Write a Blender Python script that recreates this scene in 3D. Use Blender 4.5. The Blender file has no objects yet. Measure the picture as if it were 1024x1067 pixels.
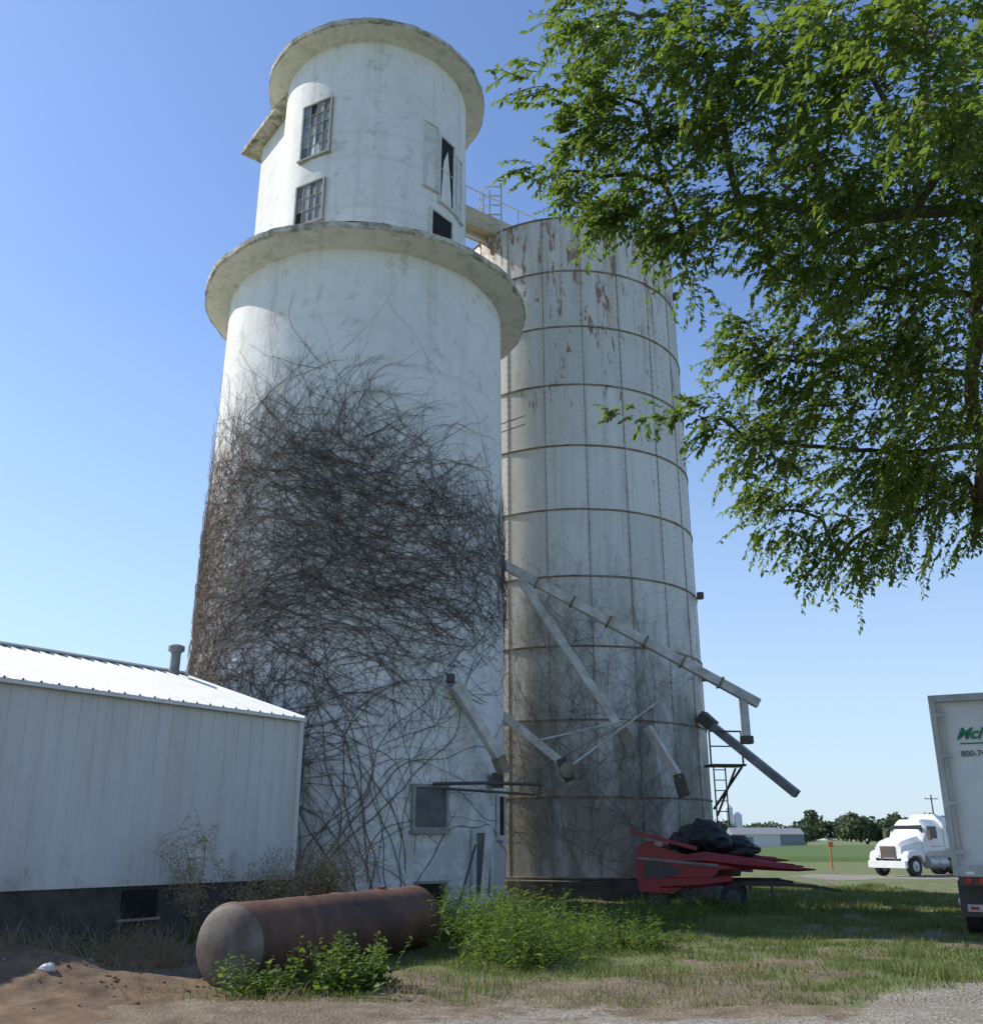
import bpy, math, random
import numpy as np
from mathutils import Vector, Matrix, noise as mn
random.seed(4); rng=np.random.default_rng(7)
sc=bpy.context.scene
R=math.radians
# ------------------------------------------------------------------ materials
def newmat(name):
    m=bpy.data.materials.new(name); m.use_nodes=True
    nt=m.node_tree; b=nt.nodes['Principled BSDF']; return m,nt,b
def N(nt,t,**k):
    n=nt.nodes.new(t)
    for a,v in k.items(): setattr(n,a,v)
    return n
def noise(nt,scale,detail=4,rough=.6,sc3=None,dist=0):
    tc=N(nt,'ShaderNodeTexCoord'); mp=N(nt,'ShaderNodeMapping')
    nt.links.new(tc.outputs['Object'],mp.inputs[0])
    if sc3: mp.inputs['Scale'].default_value=sc3
    n=N(nt,'ShaderNodeTexNoise'); n.inputs['Scale'].default_value=scale; n.inputs['Detail'].default_value=detail
    n.inputs['Roughness'].default_value=rough; n.inputs['Distortion'].default_value=dist
    nt.links.new(mp.outputs[0],n.inputs['Vector']); return n.outputs['Fac']
def ramp(nt,fac,stops,interp='LINEAR'):
    r=N(nt,'ShaderNodeValToRGB'); cr=r.color_ramp; cr.interpolation=interp
    while len(cr.elements)<len(stops): cr.elements.new(.5)
    for e,(p,c) in zip(cr.elements,stops):
        e.position=p; e.color=(c,c,c,1) if not hasattr(c,'__len__') else (*c,1)
    nt.links.new(fac,r.inputs[0]); return r.outputs[0]
def mix(nt,fac,a,b,mode='MIX'):
    n=N(nt,'ShaderNodeMix',data_type='RGBA',blend_type=mode)
    for i,v in ((0,fac),(6,a),(7,b)):
        if hasattr(v,'links'): nt.links.new(v,n.inputs[i])
        elif i==0: n.inputs[0].default_value=v
        else: n.inputs[i].default_value=(*v,1)
    return n.outputs[2]
def math_(nt,op,a,b=None):
    n=N(nt,'ShaderNodeMath',operation=op)
    for i,v in ((0,a),(1,b)):
        if v is None: continue
        if hasattr(v,'links'): nt.links.new(v,n.inputs[i])
        else: n.inputs[i].default_value=v
    return n.outputs[0]
def zco(nt):
    tc=N(nt,'ShaderNodeTexCoord'); s=N(nt,'ShaderNodeSeparateXYZ'); nt.links.new(tc.outputs['Object'],s.inputs[0]); return s.outputs[2]
def zramp(nt,z0,z1,a=0.,b=1.):
    m=N(nt,'ShaderNodeMapRange'); m.inputs[1].default_value=z0; m.inputs[2].default_value=z1
    m.inputs[3].default_value=a; m.inputs[4].default_value=b
    nt.links.new(zco(nt),m.inputs[0]); return m.outputs[0]
def bump(nt,b,h,s=.3,d=.02):
    n=N(nt,'ShaderNodeBump'); n.inputs['Strength'].default_value=s; n.inputs['Distance'].default_value=d
    nt.links.new(h,n.inputs['Height']); nt.links.new(n.outputs[0],b.inputs['Normal'])
def simple(name,c1,c2=None,rough=.6,scale=6,metal=0,bs=.15,detail=5):
    m,nt,b=newmat(name); c2=c2 or tuple(x*.75 for x in c1)
    f=noise(nt,scale,detail,.65)
    col=ramp(nt,f,[(.35,c1),(.68,c2)])
    nt.links.new(col,b.inputs['Base Color']); b.inputs['Roughness'].default_value=rough; b.inputs['Metallic'].default_value=metal
    if bs: bump(nt,b,noise(nt,scale*6,3),bs,.01)
    return m
def silo_mat(name,dirty=1.,base=(.86,.84,.80)):
    m,nt,b=newmat(name)
    c=mix(nt,ramp(nt,noise(nt,.45,5,.6),[(.42,0.),(.75,.5*dirty)]),base,(.68,.65,.60))
    c=mix(nt,ramp(nt,noise(nt,2.4,7,.7,(1,1,.6)),[(.46,0.),(.68,.32*dirty)]),c,(.60,.57,.53))
    st=ramp(nt,noise(nt,1.0,7,.68,(2.6,2.6,.10)),[(.52,0.),(.72,.6*dirty)])
    c=mix(nt,st,c,(.53,.48,.40))
    c=mix(nt,ramp(nt,noise(nt,1.,3,.6,(.08,.08,3.4)),[(.58,0.),(.66,.20)]),c,(.55,.52,.47))
    low=zramp(nt,5.0,0,.0,.17)
    hi=ramp(nt,math_(nt,'ADD',noise(nt,1.9,9,.78),low),[(.60-.05*dirty,0.),(.66-.05*dirty,1.)])
    c=mix(nt,math_(nt,'MULTIPLY',hi,.45),c,(.42,.385,.33))
    fine=ramp(nt,noise(nt,10,6,.78),[(.58,0.),(.70,.6*dirty)])
    c=mix(nt,fine,c,(.36,.325,.27))
    nt.links.new(c,b.inputs['Base Color']); b.inputs['Roughness'].default_value=.85
    h=math_(nt,'ADD',noise(nt,2.2,7,.72),math_(nt,'MULTIPLY',noise(nt,14,4,.7),.35))
    bump(nt,b,h,.5,.05)
    return m
M={}
M['silo']=silo_mat('weathered_white_paint',.8)
M['ledge']=silo_mat('stained_ledge_concrete',1.5,(.76,.72,.65))
def ledgeedge():
    m,nt,b=newmat('ledge_edge')
    f=noise(nt,2.3,9,.78)
    c=ramp(nt,f,[(.33,(.08,.065,.05)),(.46,(.36,.32,.26)),(.56,(.62,.58,.51)),(.7,(.74,.70,.63))])
    nt.links.new(c,b.inputs['Base Color']); b.inputs['Roughness'].default_value=.95; bump(nt,b,noise(nt,6,6,.7),.6,.06); return m
M['edge']=ledgeedge()
def bin_mat():
    m,nt,b=newmat('galvanized_painted_steel')
    g=N(nt,'ShaderNodeNewGeometry')
    c=ramp(nt,g.outputs['Random Per Island'],[(0,(.67,.65,.60)),(.5,(.75,.74,.69)),(1,(.62,.61,.56))])
    c=mix(nt,ramp(nt,noise(nt,1.0,7,.65,(3.2,3.2,.12)),[(.48,0.),(.74,.6)]),c,(.45,.41,.32))
    c=mix(nt,ramp(nt,noise(nt,.35,4,.6),[(.42,0.),(.68,.4)]),c,(.53,.51,.45))
    low=zramp(nt,12,2,0,.29)
    f=ramp(nt,math_(nt,'ADD',noise(nt,.7,9,.72,(1,1,.45)),low),[(.60,0.),(.80,.82)])
    c=mix(nt,f,c,(.19,.18,.13))
    top=zramp(nt,10,22,0,.10)
    f2=ramp(nt,math_(nt,'ADD',noise(nt,1.9,9,.78,(1.7,1.7,.42)),top),[(.635,0.),(.67,.85)])
    c=mix(nt,f2,c,(.22,.085,.035))
    f3=ramp(nt,math_(nt,'ADD',noise(nt,1.3,5,.6,(2.4,2.4,.16)),top),[(.60,0.),(.78,.5)])
    c=mix(nt,f3,c,(.42,.23,.11))
    nt.links.new(c,b.inputs['Base Color']); b.inputs['Roughness'].default_value=.6
    bump(nt,b,noise(nt,1.2,4,.5),.25,.05)
    return m
M['bin']=bin_mat()
M['seam']=simple('seam_rust',(.34,.29,.21),(.15,.085,.05),.8,1.8)
M['seamv']=simple('lap_seam',(.42,.39,.33),(.20,.14,.09),.8,1.3)
M['bolt']=simple('bolt_rust',(.36,.33,.27),(.18,.11,.07),.8,2)
M['vine']=simple('dead_vine_bark',(.22,.175,.145),(.11,.085,.07),.95,3,bs=0)
M['glass']=simple('dusty_glass',(.15,.16,.16),(.30,.31,.31),.3,2.5,bs=.05)
M['glassdark']=simple('dirty_dark_glass',(.07,.075,.075),(.14,.145,.14),.35,3,bs=.05)
M['dark']=simple('dark_interior',(.012,.012,.012),(.02,.018,.015),.9)
M['frame']=simple('grey_window_frame',(.36,.35,.32),(.24,.23,.20),.7)
M['whitewood']=simple('white_wood',(.76,.75,.72),(.55,.53,.48),.8,4)
M['spout']=simple('spout_steel',(.70,.69,.65),(.38,.33,.26),.6,2.2)
M['spoutgrey']=simple('grey_steel',(.28,.29,.28),(.17,.15,.13),.6,3)
M['darksteel']=simple('dark_steel',(.07,.07,.065),(.12,.08,.05),.7,3)
M['beige']=simple('beige_duct',(.62,.53,.33),(.45,.37,.23),.6,2)
M['galv']=simple('galvanized',(.62,.63,.64),(.45,.46,.47),.4,4,.3)
def sheetmat(name,a,b2,k=.5):
    m,nt,b=newmat(name)
    c=ramp(nt,noise(nt,1.2,6,.65,(1.5,1.5,.2)),[(.35,a),(.7,b2)])
    c=mix(nt,ramp(nt,noise(nt,4,6,.75),[(.62,0.),(.74,k)]),c,(.34,.29,.22))
    lowd=ramp(nt,math_(nt,'ADD',noise(nt,2.,6,.7),zramp(nt,1.9,.8,-.3,.12)),[(.5,0.),(.7,.6)])
    c=mix(nt,lowd,c,(.30,.25,.18))
    nt.links.new(c,b.inputs['Base Color']); b.inputs['Roughness'].default_value=.5; return m
M['shedwall']=sheetmat('shed_wall_sheet',(.72,.70,.66),(.60,.57,.52))
M['shedroof']=sheetmat('shed_roof_sheet',(.80,.79,.75),(.68,.66,.61),.3)
M['found']=simple('old_foundation_block',(.12,.105,.085),(.05,.044,.038),.95,2.5,bs=.5)
M['concrete']=simple('concrete',(.40,.38,.34),(.22,.20,.17),.9,2,bs=.4)
def rustmat():
    m,nt,b=newmat('rusty_tank_steel')
    c=ramp(nt,noise(nt,1.4,8,.7,(1,1,1)),[(.3,(.065,.032,.022)),(.5,(.13,.058,.034)),(.70,(.23,.115,.06))])
    c=mix(nt,ramp(nt,noise(nt,.9,6,.65),[(.50,0.),(.66,.75)]),c,(.04,.026,.02))
    c=mix(nt,ramp(nt,noise(nt,7,6,.7),[(.58,0.),(.72,.5)]),c,(.30,.17,.10))
    nt.links.new(c,b.inputs['Base Color']); b.inputs['Roughness'].default_value=.7; bump(nt,b,noise(nt,14,6,.7),.4,.02); return m
M['rust']=rustmat()
M['rustcap']=simple('tank_end_grey',(.20,.175,.145),(.09,.055,.04),.7,3,bs=.3)
M['red']=simple('header_red_paint',(.38,.016,.028),(.20,.016,.02),.4,3,bs=.05)
M['black']=simple('black_tarp',(.012,.012,.013),(.03,.03,.03),.6,4,bs=.5)
M['tire']=simple('tire_rubber',(.025,.025,.025),(.05,.045,.04),.85,6)
M['hub']=simple('wheel_hub',(.6,.6,.6),(.35,.33,.3),.45,6,.3)
M['truckwhite']=simple('truck_white_paint',(.82,.82,.81),(.72,.72,.70),.3,2,bs=0)
M['trailer']=simple('trailer_white_panel',(.70,.70,.70),(.60,.60,.59),.45,1.5,bs=.03)
M['tframe']=simple('trailer_frame_alu',(.42,.43,.43),(.3,.3,.3),.4,3,.4)
M['tglass']=simple('truck_glass',(.02,.025,.03),(.03,.035,.04),.08,2,bs=0)
M['green']=simple('logo_green',(.01,.20,.08),(.01,.18,.07),.5)
M['dgrey']=simple('lettering_grey',(.12,.12,.12),(.1,.1,.1),.5)
M['redlens']=simple('tail_light_red',(.45,.01,.01),(.35,.01,.01),.3)
M['whitelens']=simple('reflector_white',(.8,.8,.8),(.75,.75,.75),.3)
M['orange']=simple('orange_marker',(.7,.16,.03),(.6,.14,.03),.6)
M['dirt']=simple('bare_soil',(.22,.14,.08),(.085,.055,.033),.95,3.0,bs=.9,detail=9)
M['bark']=simple('tree_bark',(.13,.105,.08),(.06,.048,.04),.95,8,bs=.8)
M['roofgrey']=simple('distant_roof',(.25,.26,.28),(.2,.21,.22),.7)
def leafmat(name,cols,trans=.4,rough=.5,tc_=(.20,.30,.03)):
    m,nt,b=newmat(name)
    g=N(nt,'ShaderNodeNewGeometry')
    n=len(cols); c=ramp(nt,g.outputs['Random Per Island'],[(i/(n-1),cc) for i,cc in enumerate(cols)])
    c=mix(nt,ramp(nt,noise(nt,.9,3),[(.4,0.),(.7,.35)]),c,tuple(x*.7 for x in cols[0]))
    nt.links.new(c,b.inputs['Base Color']); b.inputs['Roughness'].default_value=rough
    b.inputs['Specular IOR Level'].default_value=.35
    t=N(nt,'ShaderNodeBsdfTranslucent'); tcol=mix(nt,.6,c,tc_,'MIX'); nt.links.new(tcol,t.inputs[0])
    ms=N(nt,'ShaderNodeMixShader'); ms.inputs[0].default_value=trans
    out=[x for x in nt.nodes if x.type=='OUTPUT_MATERIAL'][0]
    nt.links.new(b.outputs[0],ms.inputs[1]); nt.links.new(t.outputs[0],ms.inputs[2]); nt.links.new(ms.outputs[0],out.inputs[0]); return m
M['leaf']=leafmat('tree_leaf',[(.06,.10,.02),(.09,.145,.028),(.12,.18,.035),(.17,.22,.055)],.5,.4,(.28,.40,.04))
M['weed']=leafmat('weed_leaf',[(.08,.14,.03),(.11,.18,.04),(.16,.23,.055)],.45,.5,(.26,.38,.04))
M['grass']=leafmat('grass_blade',[(.09,.13,.035),(.14,.175,.05),(.21,.21,.075),(.36,.30,.16)],.35,.6)
M['dry']=leafmat('dry_stalk',[(.50,.36,.20),(.36,.25,.13),(.58,.46,.29)],.25,.9,(.5,.38,.22))
M['far']=leafmat('distant_leaf',[(.08,.11,.055),(.10,.135,.065),(.12,.15,.075)],.2,.8,(.14,.18,.06))
M['crop']=leafmat('crop_leaf',[(.12,.19,.045),(.17,.24,.06)],.3,.7)
# ------------------------------------------------------------------ geometry helpers
def empty(name,loc=(0,0,0)):
    e=bpy.data.objects.new(name,None); e.location=loc; sc.collection.objects.link(e); e.empty_display_size=.3; return e
def link(name,me,parent=None):
    o=bpy.data.objects.new(name,me); sc.collection.objects.link(o)
    if parent: o.parent=parent
    return o
class MB:
    def __init__(s): s.v=[];s.f=[];s.m=[]
    def add(s,vs,fs,mi=0):
        k=len(s.v); s.v+= [tuple(v) for v in vs]
        for f in fs: s.f.append(tuple(k+i for i in f)); s.m.append(mi)
    def obox(s,c,ax,ay,az,mi=0):
        c=Vector(c);ax=Vector(ax);ay=Vector(ay);az=Vector(az)
        vs=[c+x*ax+y*ay+z*az for z in(-1,1) for y in(-1,1) for x in(-1,1)]
        s.add(vs,[(0,2,3,1),(4,5,7,6),(0,1,5,4),(2,6,7,3),(0,4,6,2),(1,3,7,5)],mi)
    def box(s,c,size,mi=0,yaw=0):
        a=Vector((math.cos(yaw),math.sin(yaw),0)); b=Vector((-math.sin(yaw),math.cos(yaw),0))
        s.obox(c,a*size[0]/2,b*size[1]/2,Vector((0,0,size[2]/2)),mi)
    def beam(s,p0,p1,w,h,mi=0):
        p0=Vector(p0);p1=Vector(p1);d=(p1-p0); L=d.length; d.normalize()
        u=Vector((0,0,1)) if abs(d.z)<.95 else Vector((0,1,0))
        a=d.cross(u).normalized(); b=a.cross(d).normalized()
        s.obox((p0+p1)/2,d*L/2,a*w/2,b*h/2,mi)
    def tube(s,pts,rs,n=10,mi=0,cap=True):
        pts=[Vector(p) for p in pts]
        if not hasattr(rs,'__len__'): rs=[rs]*len(pts)
        k=[];vs=[]
        for i,p in enumerate(pts):
            d=(pts[min(i+1,len(pts)-1)]-pts[max(i-1,0)]).normalized()
            u=Vector((0,0,1)) if abs(d.z)<.9 else Vector((0,1,0))
            a=d.cross(u).normalized(); b=a.cross(d)
            for j in range(n):
                t=2*math.pi*j/n; vs.append(p+rs[i]*(math.cos(t)*a+math.sin(t)*b))
        fs=[(i*n+j,i*n+(j+1)%n,(i+1)*n+(j+1)%n,(i+1)*n+j) for i in range(len(pts)-1) for j in range(n)]
        if cap: fs+= [tuple(range(n))[::-1],tuple((len(pts)-1)*n+j for j in range(n))]
        s.add(vs,fs,mi)
    def lathe(s,prof,c,n=96,mi=0,jit=0,seed=0):
        vs=[];m=len(prof)
        for j in range(n):
            t=2*math.pi*j/n
            for (r,z) in prof:
                rr=r; zz=z
                if jit:
                    rr+=jit*mn.noise(Vector((math.cos(t)*4+seed,math.sin(t)*4,z*2)))+jit*.5*mn.noise(Vector((math.cos(t)*17+seed,math.sin(t)*17,z*2)))
                    zz+=jit*.6*mn.noise(Vector((math.cos(t)*5,math.sin(t)*5+seed,9)))+jit*.4*mn.noise(Vector((math.cos(t)*19+seed,math.sin(t)*19,z*2)))
                vs.append((c[0]+rr*math.cos(t),c[1]+rr*math.sin(t),zz))
        fs=[(j*m+i,((j+1)%n)*m+i,((j+1)%n)*m+i+1,j*m+i+1) for j in range(n) for i in range(m-1)]
        s.add(vs,fs,mi)
    def loft(s,secs,mi=0,kf=.22):
        vs=[]
        for x,yc,zc,w,h in secs:
            k=kf*min(w,h)
            for a,b in((w/2-k,-h/2),(w/2,-h/2+k),(w/2,h/2-k),(w/2-k,h/2),(-w/2+k,h/2),(-w/2,h/2-k),(-w/2,-h/2+k),(-w/2+k,-h/2)):
                vs.append((x,yc+a,zc+b))
        n=8;L=len(secs)
        fs=[(i*n+j,i*n+(j+1)%n,(i+1)*n+(j+1)%n,(i+1)*n+j) for i in range(L-1) for j in range(n)]
        fs+=[tuple(range(n))[::-1],tuple((L-1)*n+j for j in range(n))]
        s.add(vs,fs,mi)
    def plate(s,pts,th,mi=0):
        n=len(pts); vs=[(p[0],p[1]-th/2,p[2]) for p in pts]+[(p[0],p[1]+th/2,p[2]) for p in pts]
        s.add(vs,[tuple(range(n)),tuple(range(n,2*n))[::-1]]+[(i,i+n,(i+1)%n+n,(i+1)%n) for i in range(n)],mi)
    def wheel(s,c,ax,r,w,mt,mh):
        c=Vector(c);ax=Vector(ax).normalized()
        s.tube([c-ax*w/2,c-ax*w*.42,c+ax*w*.42,c+ax*w/2],[r*.93,r,r,r*.93],24,mt)
        for sg in(-1,1):
            s.tube([c+sg*ax*(w/2+.002),c+sg*ax*(w/2+.02)],[r*.56,r*.5],18,mh)
            s.tube([c+sg*ax*(w/2+.02),c+sg*ax*(w/2+.09)],[r*.2,r*.16],10,mh)
    def build(s,name,mats,parent=None,smooth=True,bevel=0):
        me=bpy.data.meshes.new(name); me.from_pydata(s.v,[],s.f)
        for m in mats: me.materials.append(m)
        me.polygons.foreach_set('material_index',s.m)
        if smooth:
            me.polygons.foreach_set('use_smooth',[True]*len(s.f)); me.update(); me.set_sharp_from_angle(angle=R(32))
        me.update(); o=link(name,me,parent)
        if bevel:
            b=o.modifiers.new('bevel','BEVEL'); b.width=bevel; b.segments=2; b.limit_method='ANGLE'
        return o
def mesh_np(name,V,F,mat,parent=None,smooth=False):
    V=np.asarray(V,dtype=np.float32).reshape(-1,3); F=np.asarray(F,dtype=np.int32); k=F.shape[1]
    me=bpy.data.meshes.new(name); me.vertices.add(len(V)); me.vertices.foreach_set('co',V.ravel())
    me.loops.add(F.size); me.loops.foreach_set('vertex_index',F.ravel())
    me.polygons.add(len(F)); me.polygons.foreach_set('loop_start',np.arange(0,F.size,k,dtype=np.int32))
    me.update(calc_edges=True)
    if smooth: me.polygons.foreach_set('use_smooth',np.ones(len(F),dtype=bool))
    me.materials.append(mat); me.validate(); return link(name,me,parent)
def nrm(a): return a/np.maximum(np.linalg.norm(a,axis=-1,keepdims=True),1e-9)
def tubes(P,Rr,sides=3):
    Mn,n,_=P.shape; T=nrm(np.gradient(P,axis=1)); ref=np.broadcast_to(np.array([.31,.83,.47]),T.shape)
    A=nrm(np.cross(T,ref)); B=np.cross(T,A); vs=[]
    for k in range(sides):
        t=2*math.pi*k/sides; vs.append(P+Rr[...,None]*(math.cos(t)*A+math.sin(t)*B))
    V=np.stack(vs,axis=2).reshape(-1,3)
    b=(np.arange(Mn)[:,None]*n+np.arange(n-1)[None,:])[...,None]*sides; k=np.arange(sides)[None,None,:]; k2=(k+1)%sides
    F=np.stack([b+k,b+k2,b+sides+k2,b+sides+k],axis=-1).reshape(-1,4); return V,F
def leafgeo(C,D,Nn,L,W,fold=.12):
    D=nrm(D); B=nrm(np.cross(D,Nn)); Nn=np.cross(B,D); L=L[:,None];W=W[:,None]
    v0=C; v1=C+D*L*.42+B*W*.5+Nn*W*fold; v2=C+D*L-Nn*L*.08; v3=C+D*L*.42-B*W*.5+Nn*W*fold
    V=np.stack([v0,v1,v2,v3],1).reshape(-1,3); i=np.arange(len(C))*4
    F=np.concatenate([np.stack([i,i+1,i+2],1),np.stack([i,i+2,i+3],1)]); return V,F
# ------------------------------------------------------------------ camera / light
cam=bpy.data.cameras.new('camera'); co=bpy.data.objects.new('camera',cam); sc.collection.objects.link(co)
co.location=(0,0,1.6); co.rotation_euler=(R(90+18.85),0,0)
cam.sensor_fit='HORIZONTAL'; cam.sensor_width=36; cam.lens=35.2; cam.clip_end=6000; cam.clip_start=.05
sc.camera=co
EL=R(41); sx,sy=-.935,.355
w=bpy.data.worlds.new('World'); sc.world=w; w.use_nodes=True; wt=w.node_tree
sk=wt.nodes.new('ShaderNodeTexSky'); sk.sky_type='NISHITA'; sk.sun_disc=False
sk.sun_elevation=EL; sk.sun_rotation=math.atan2(sx,sy); sk.air_density=1.0; sk.dust_density=0.3; sk.ozone_density=2.0; sk.altitude=0
# clear-day colour balance and pale blue haze toward the horizon (by elevation)
tint=mix(wt,1.0,sk.outputs[0],(1.10,1.17,1.34),'MULTIPLY')
tcw=wt.nodes.new('ShaderNodeTexCoord'); sw=wt.nodes.new('ShaderNodeSeparateXYZ'); wt.links.new(tcw.outputs['Generated'],sw.inputs[0])
hz=ramp(wt,sw.outputs[2],[(0.0,.85),(.07,.68),(.22,.34),(.5,0.)])
skc=mix(wt,hz,tint,(3.9,5.0,6.1))
bg=wt.nodes['Background']; wt.links.new(skc,bg.inputs[0]); bg.inputs[1].default_value=.15
sl=bpy.data.lights.new('sun','SUN'); sl.energy=5.0; sl.angle=R(.53); sl.color=(1,.95,.86)
so=bpy.data.objects.new('sun',sl); sc.collection.objects.link(so)
sd=Vector((sx*math.cos(EL),sy*math.cos(EL),math.sin(EL))); so.rotation_euler=sd.to_track_quat('Z','Y').to_euler(); so.location=(-20,10,40)
sc.view_settings.view_transform='Standard'; sc.view_settings.look='None'; sc.view_settings.exposure=0
# ------------------------------------------------------------------ ground
def axis(lo,hi,st,far):
    a=list(np.arange(lo,hi+1e-6,st)); L=[];x=lo;d=st*2
    while x>-far: x-=d; d*=1.5; L.append(x)
    Rr=[];x=hi;d=st*2
    while x<far: x+=d; d*=1.5; Rr.append(x)
    return np.array(L[::-1]+a+Rr)
def gh(x,y):
    f=max(0,1-max(0,abs(x-3)-14)/6)*max(0,1-max(0,abs(y-25)-22)/8)
    h=.07*mn.noise(Vector((x*.6,y*.6,0)))+.03*mn.noise(Vector((x*2.2,y*2.2,3)))
    return h*f
def sm(a,b,x):
    t=min(1,max(0,(x-a)/(b-a))); return t*t*(3-2*t)
def masks(x,y):
    n=mn.fractal(Vector((x*.35,y*.35,1.7)),.8,2.1,5); n2=mn.fractal(Vector((x*1.1,y*1.1,7)),.7,2.1,4)
    e=10.6+ 1.15*max(0,x-3.8); e=min(e,17.0)
    g=sm(.9,-.9,(y-e)-n*1.5)*sm(-3.,2.,x)
    d=abs(y-(46.5+.10*(x-14)+n*.6)); g2=sm(3.2,2.2,d)*sm(12.5,15.5,x+n)
    g3=sm(2.6,1.8,abs(x-(21+.15*(y-30)+n*.4)))*sm(14,18,y)*sm(48,45,y)
    g=max(g,g2,g3)
    dt=sm(1.5,-.6,(y-12.8)-n*2.0)*sm(6.0,2.0,x)*.85
    dt=max(dt, sm(-1.8,-2.6,x+n*.6)*sm(24,20,y))
    dt=max(dt, sm(1.6,.4,abs(math.hypot(x-2.8,y-33)-4.4)))
    dt=max(dt, sm(1.5,.3,abs(math.hypot(x+3.75,y-25.7)-4.3)))
    dt=max(dt,.8*sm(.10,.45,n2+n*.5))
    return g,min(1,dt)
xs=axis(-10,24,.22,3500); ys=axis(5,54,.22,3500)
nx,ny=len(xs),len(ys)
V=np.zeros((ny,nx,3)); C=np.zeros((ny,nx,4)); C[...,3]=1
for j,y in enumerate(ys):
    for i,x in enumerate(xs):
        inn=(-12<x<40 and 4<y<60)
        V[j,i]=(x,y,gh(x,y) if inn else 0)
        if inn:
            g,d=masks(x,y); C[j,i,0]=g;C[j,i,1]=d
ii=(np.arange(ny-1)[:,None]*nx+np.arange(nx-1)[None,:]).ravel()
F=np.stack([ii,ii+1,ii+nx+1,ii+nx],1)
gm,nt,b=newmat('ground_grass_gravel')
at=N(nt,'ShaderNodeVertexColor'); at.layer_name='mask'; sp=N(nt,'ShaderNodeSeparateColor'); nt.links.new(at.outputs[0],sp.inputs[0])
gr=ramp(nt,noise(nt,.9,8,.7),[(.3,(.10,.145,.04)),(.5,(.17,.195,.065)),(.68,(.28,.25,.12))])
gr=mix(nt,ramp(nt,noise(nt,14,5,.7),[(.35,.0),(.7,.6)]),gr,(.07,.10,.03))
dc=ramp(nt,noise(nt,2.5,8,.7),[(.3,(.11,.08,.05)),(.6,(.24,.185,.125)),(.75,(.34,.275,.195))])
vo=N(nt,'ShaderNodeTexVoronoi'); vo.inputs['Scale'].default_value=28; tc=N(nt,'ShaderNodeTexCoord'); nt.links.new(tc.outputs['Object'],vo.inputs['Vector'])
sv=N(nt,'ShaderNodeSeparateColor'); nt.links.new(vo.outputs['Color'],sv.inputs[0])
gc=ramp(nt,sv.outputs[0],[(0,(.17,.15,.125)),(.5,(.29,.265,.225)),(1,(.46,.43,.38))])
gc=mix(nt,ramp(nt,noise(nt,1.3,8,.7),[(.38,0.),(.62,.75)]),gc,(.25,.21,.155))
nz=noise(nt,5,6,.75)
def edge(o,lo=.42): return ramp(nt,math_(nt,'ADD',o,math_(nt,'MULTIPLY',math_(nt,'SUBTRACT',nz,.5),1.3)),[(lo,0.),(lo+.2,1.)])
c=mix(nt,edge(sp.outputs[1]),gr,dc); c=mix(nt,edge(sp.outputs[0]),c,gc)
nt.links.new(c,b.inputs['Base Color']); b.inputs['Roughness'].default_value=.95
bump(nt,b,math_(nt,'ADD',noise(nt,22,5,.7),math_(nt,'MULTIPLY',vo.outputs['Distance'],.7)),.7,.04)
go=mesh_np('ground',V,F,gm,smooth=True)
ca=go.data.color_attributes.new('mask','FLOAT_COLOR','POINT'); ca.data.foreach_set('color',C.reshape(-1).astype(np.float32))
NB=260000
X=rng.uniform(-3.5,14,NB); Yy=11+ (rng.random(NB)**1.6)*26
keep=[]
for i in range(NB):
    x,y=X[i],Yy[i]
    if abs(x)>y*.56+1: continue
    if math.hypot(x+3.75,y-25.7)<4.2 or math.hypot(x-2.8,y-33)<4.35: continue
    g,d=masks(x,y)
    if random.random()<(1.05-min(1,g*1.1))*(1.08-d*.85)*(.5+1.1*mn.noise(Vector((x*1.7,y*1.7,4)))): keep.append(i)
X=X[keep];Yy=Yy[keep];n=len(X); Z=np.array([gh(a,c_) for a,c_ in zip(X,Yy)])
tall=np.array([max(0,mn.noise(Vector((a*.8,c_*.8,11)))) for a,c_ in zip(X,Yy)])
hh=rng.uniform(.03,.09,n)*(1+3.5*tall); az=rng.uniform(0,6.28,n); ln=rng.uniform(0,.7,n)
wd=.005+.0006*np.maximum(0,Yy-11)
P0=np.stack([X,Yy,Z],1); side=np.stack([np.cos(az),np.sin(az),0*az],1); la=rng.uniform(0,6.28,n)
tip=P0+np.stack([np.cos(la)*ln*hh,np.sin(la)*ln*hh,hh],1)
Vg=np.stack([P0-side*wd[:,None],P0+side*wd[:,None],tip],1).reshape(-1,3)
mesh_np('grass',Vg,np.arange(3*n).reshape(-1,3),M['grass'])
# ------------------------------------------------------------------ silo
SC=Vector((-3.75,25.7,0)); SR=4.1; cdir=Vector((.1444,-.9895,0)); rdir=Vector((.9895,.1444,0))
def onsilo(phi,r): return SC+r*(math.cos(phi)*cdir+math.sin(phi)*rdir)
silo=empty('concrete_grain_silo')
mb=MB(); mb.lathe([(SR+.10,-.3),(SR+.10,.35),(SR+.02,.36),(SR,2)]+[(SR-.008*k,2+k*1.44) for k in range(1,11)],SC,128,0)
mb.build('main_wall',[M['silo']],silo)
mb=MB(); mb.lathe([(SR-.10,16.32),(SR+.36,16.40),(SR+.62,16.46)],SC,220,0,.07,3)
mb.lathe([(SR+.62,16.46),(SR+.68,16.51),(SR+.68,16.64),(SR+.60,16.70)],SC,220,1,.07,3)
mb.lathe([(SR+.60,16.70),(2.5,16.9)],SC,160,1); mb.build('lower_ledge',[M['ledge'],M['edge']],silo)
mb=MB(); mb.lathe([(2.95,16.6)]+[(2.95-.006*k,16.6+.97*k) for k in range(9)],SC,96,0); mb.build('turret_wall',[M['silo']],silo)
mb=MB(); mb.lathe([(2.85,24.32),(3.25,24.40),(3.48,24.46)],SC,200,0,.05,8)
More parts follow.
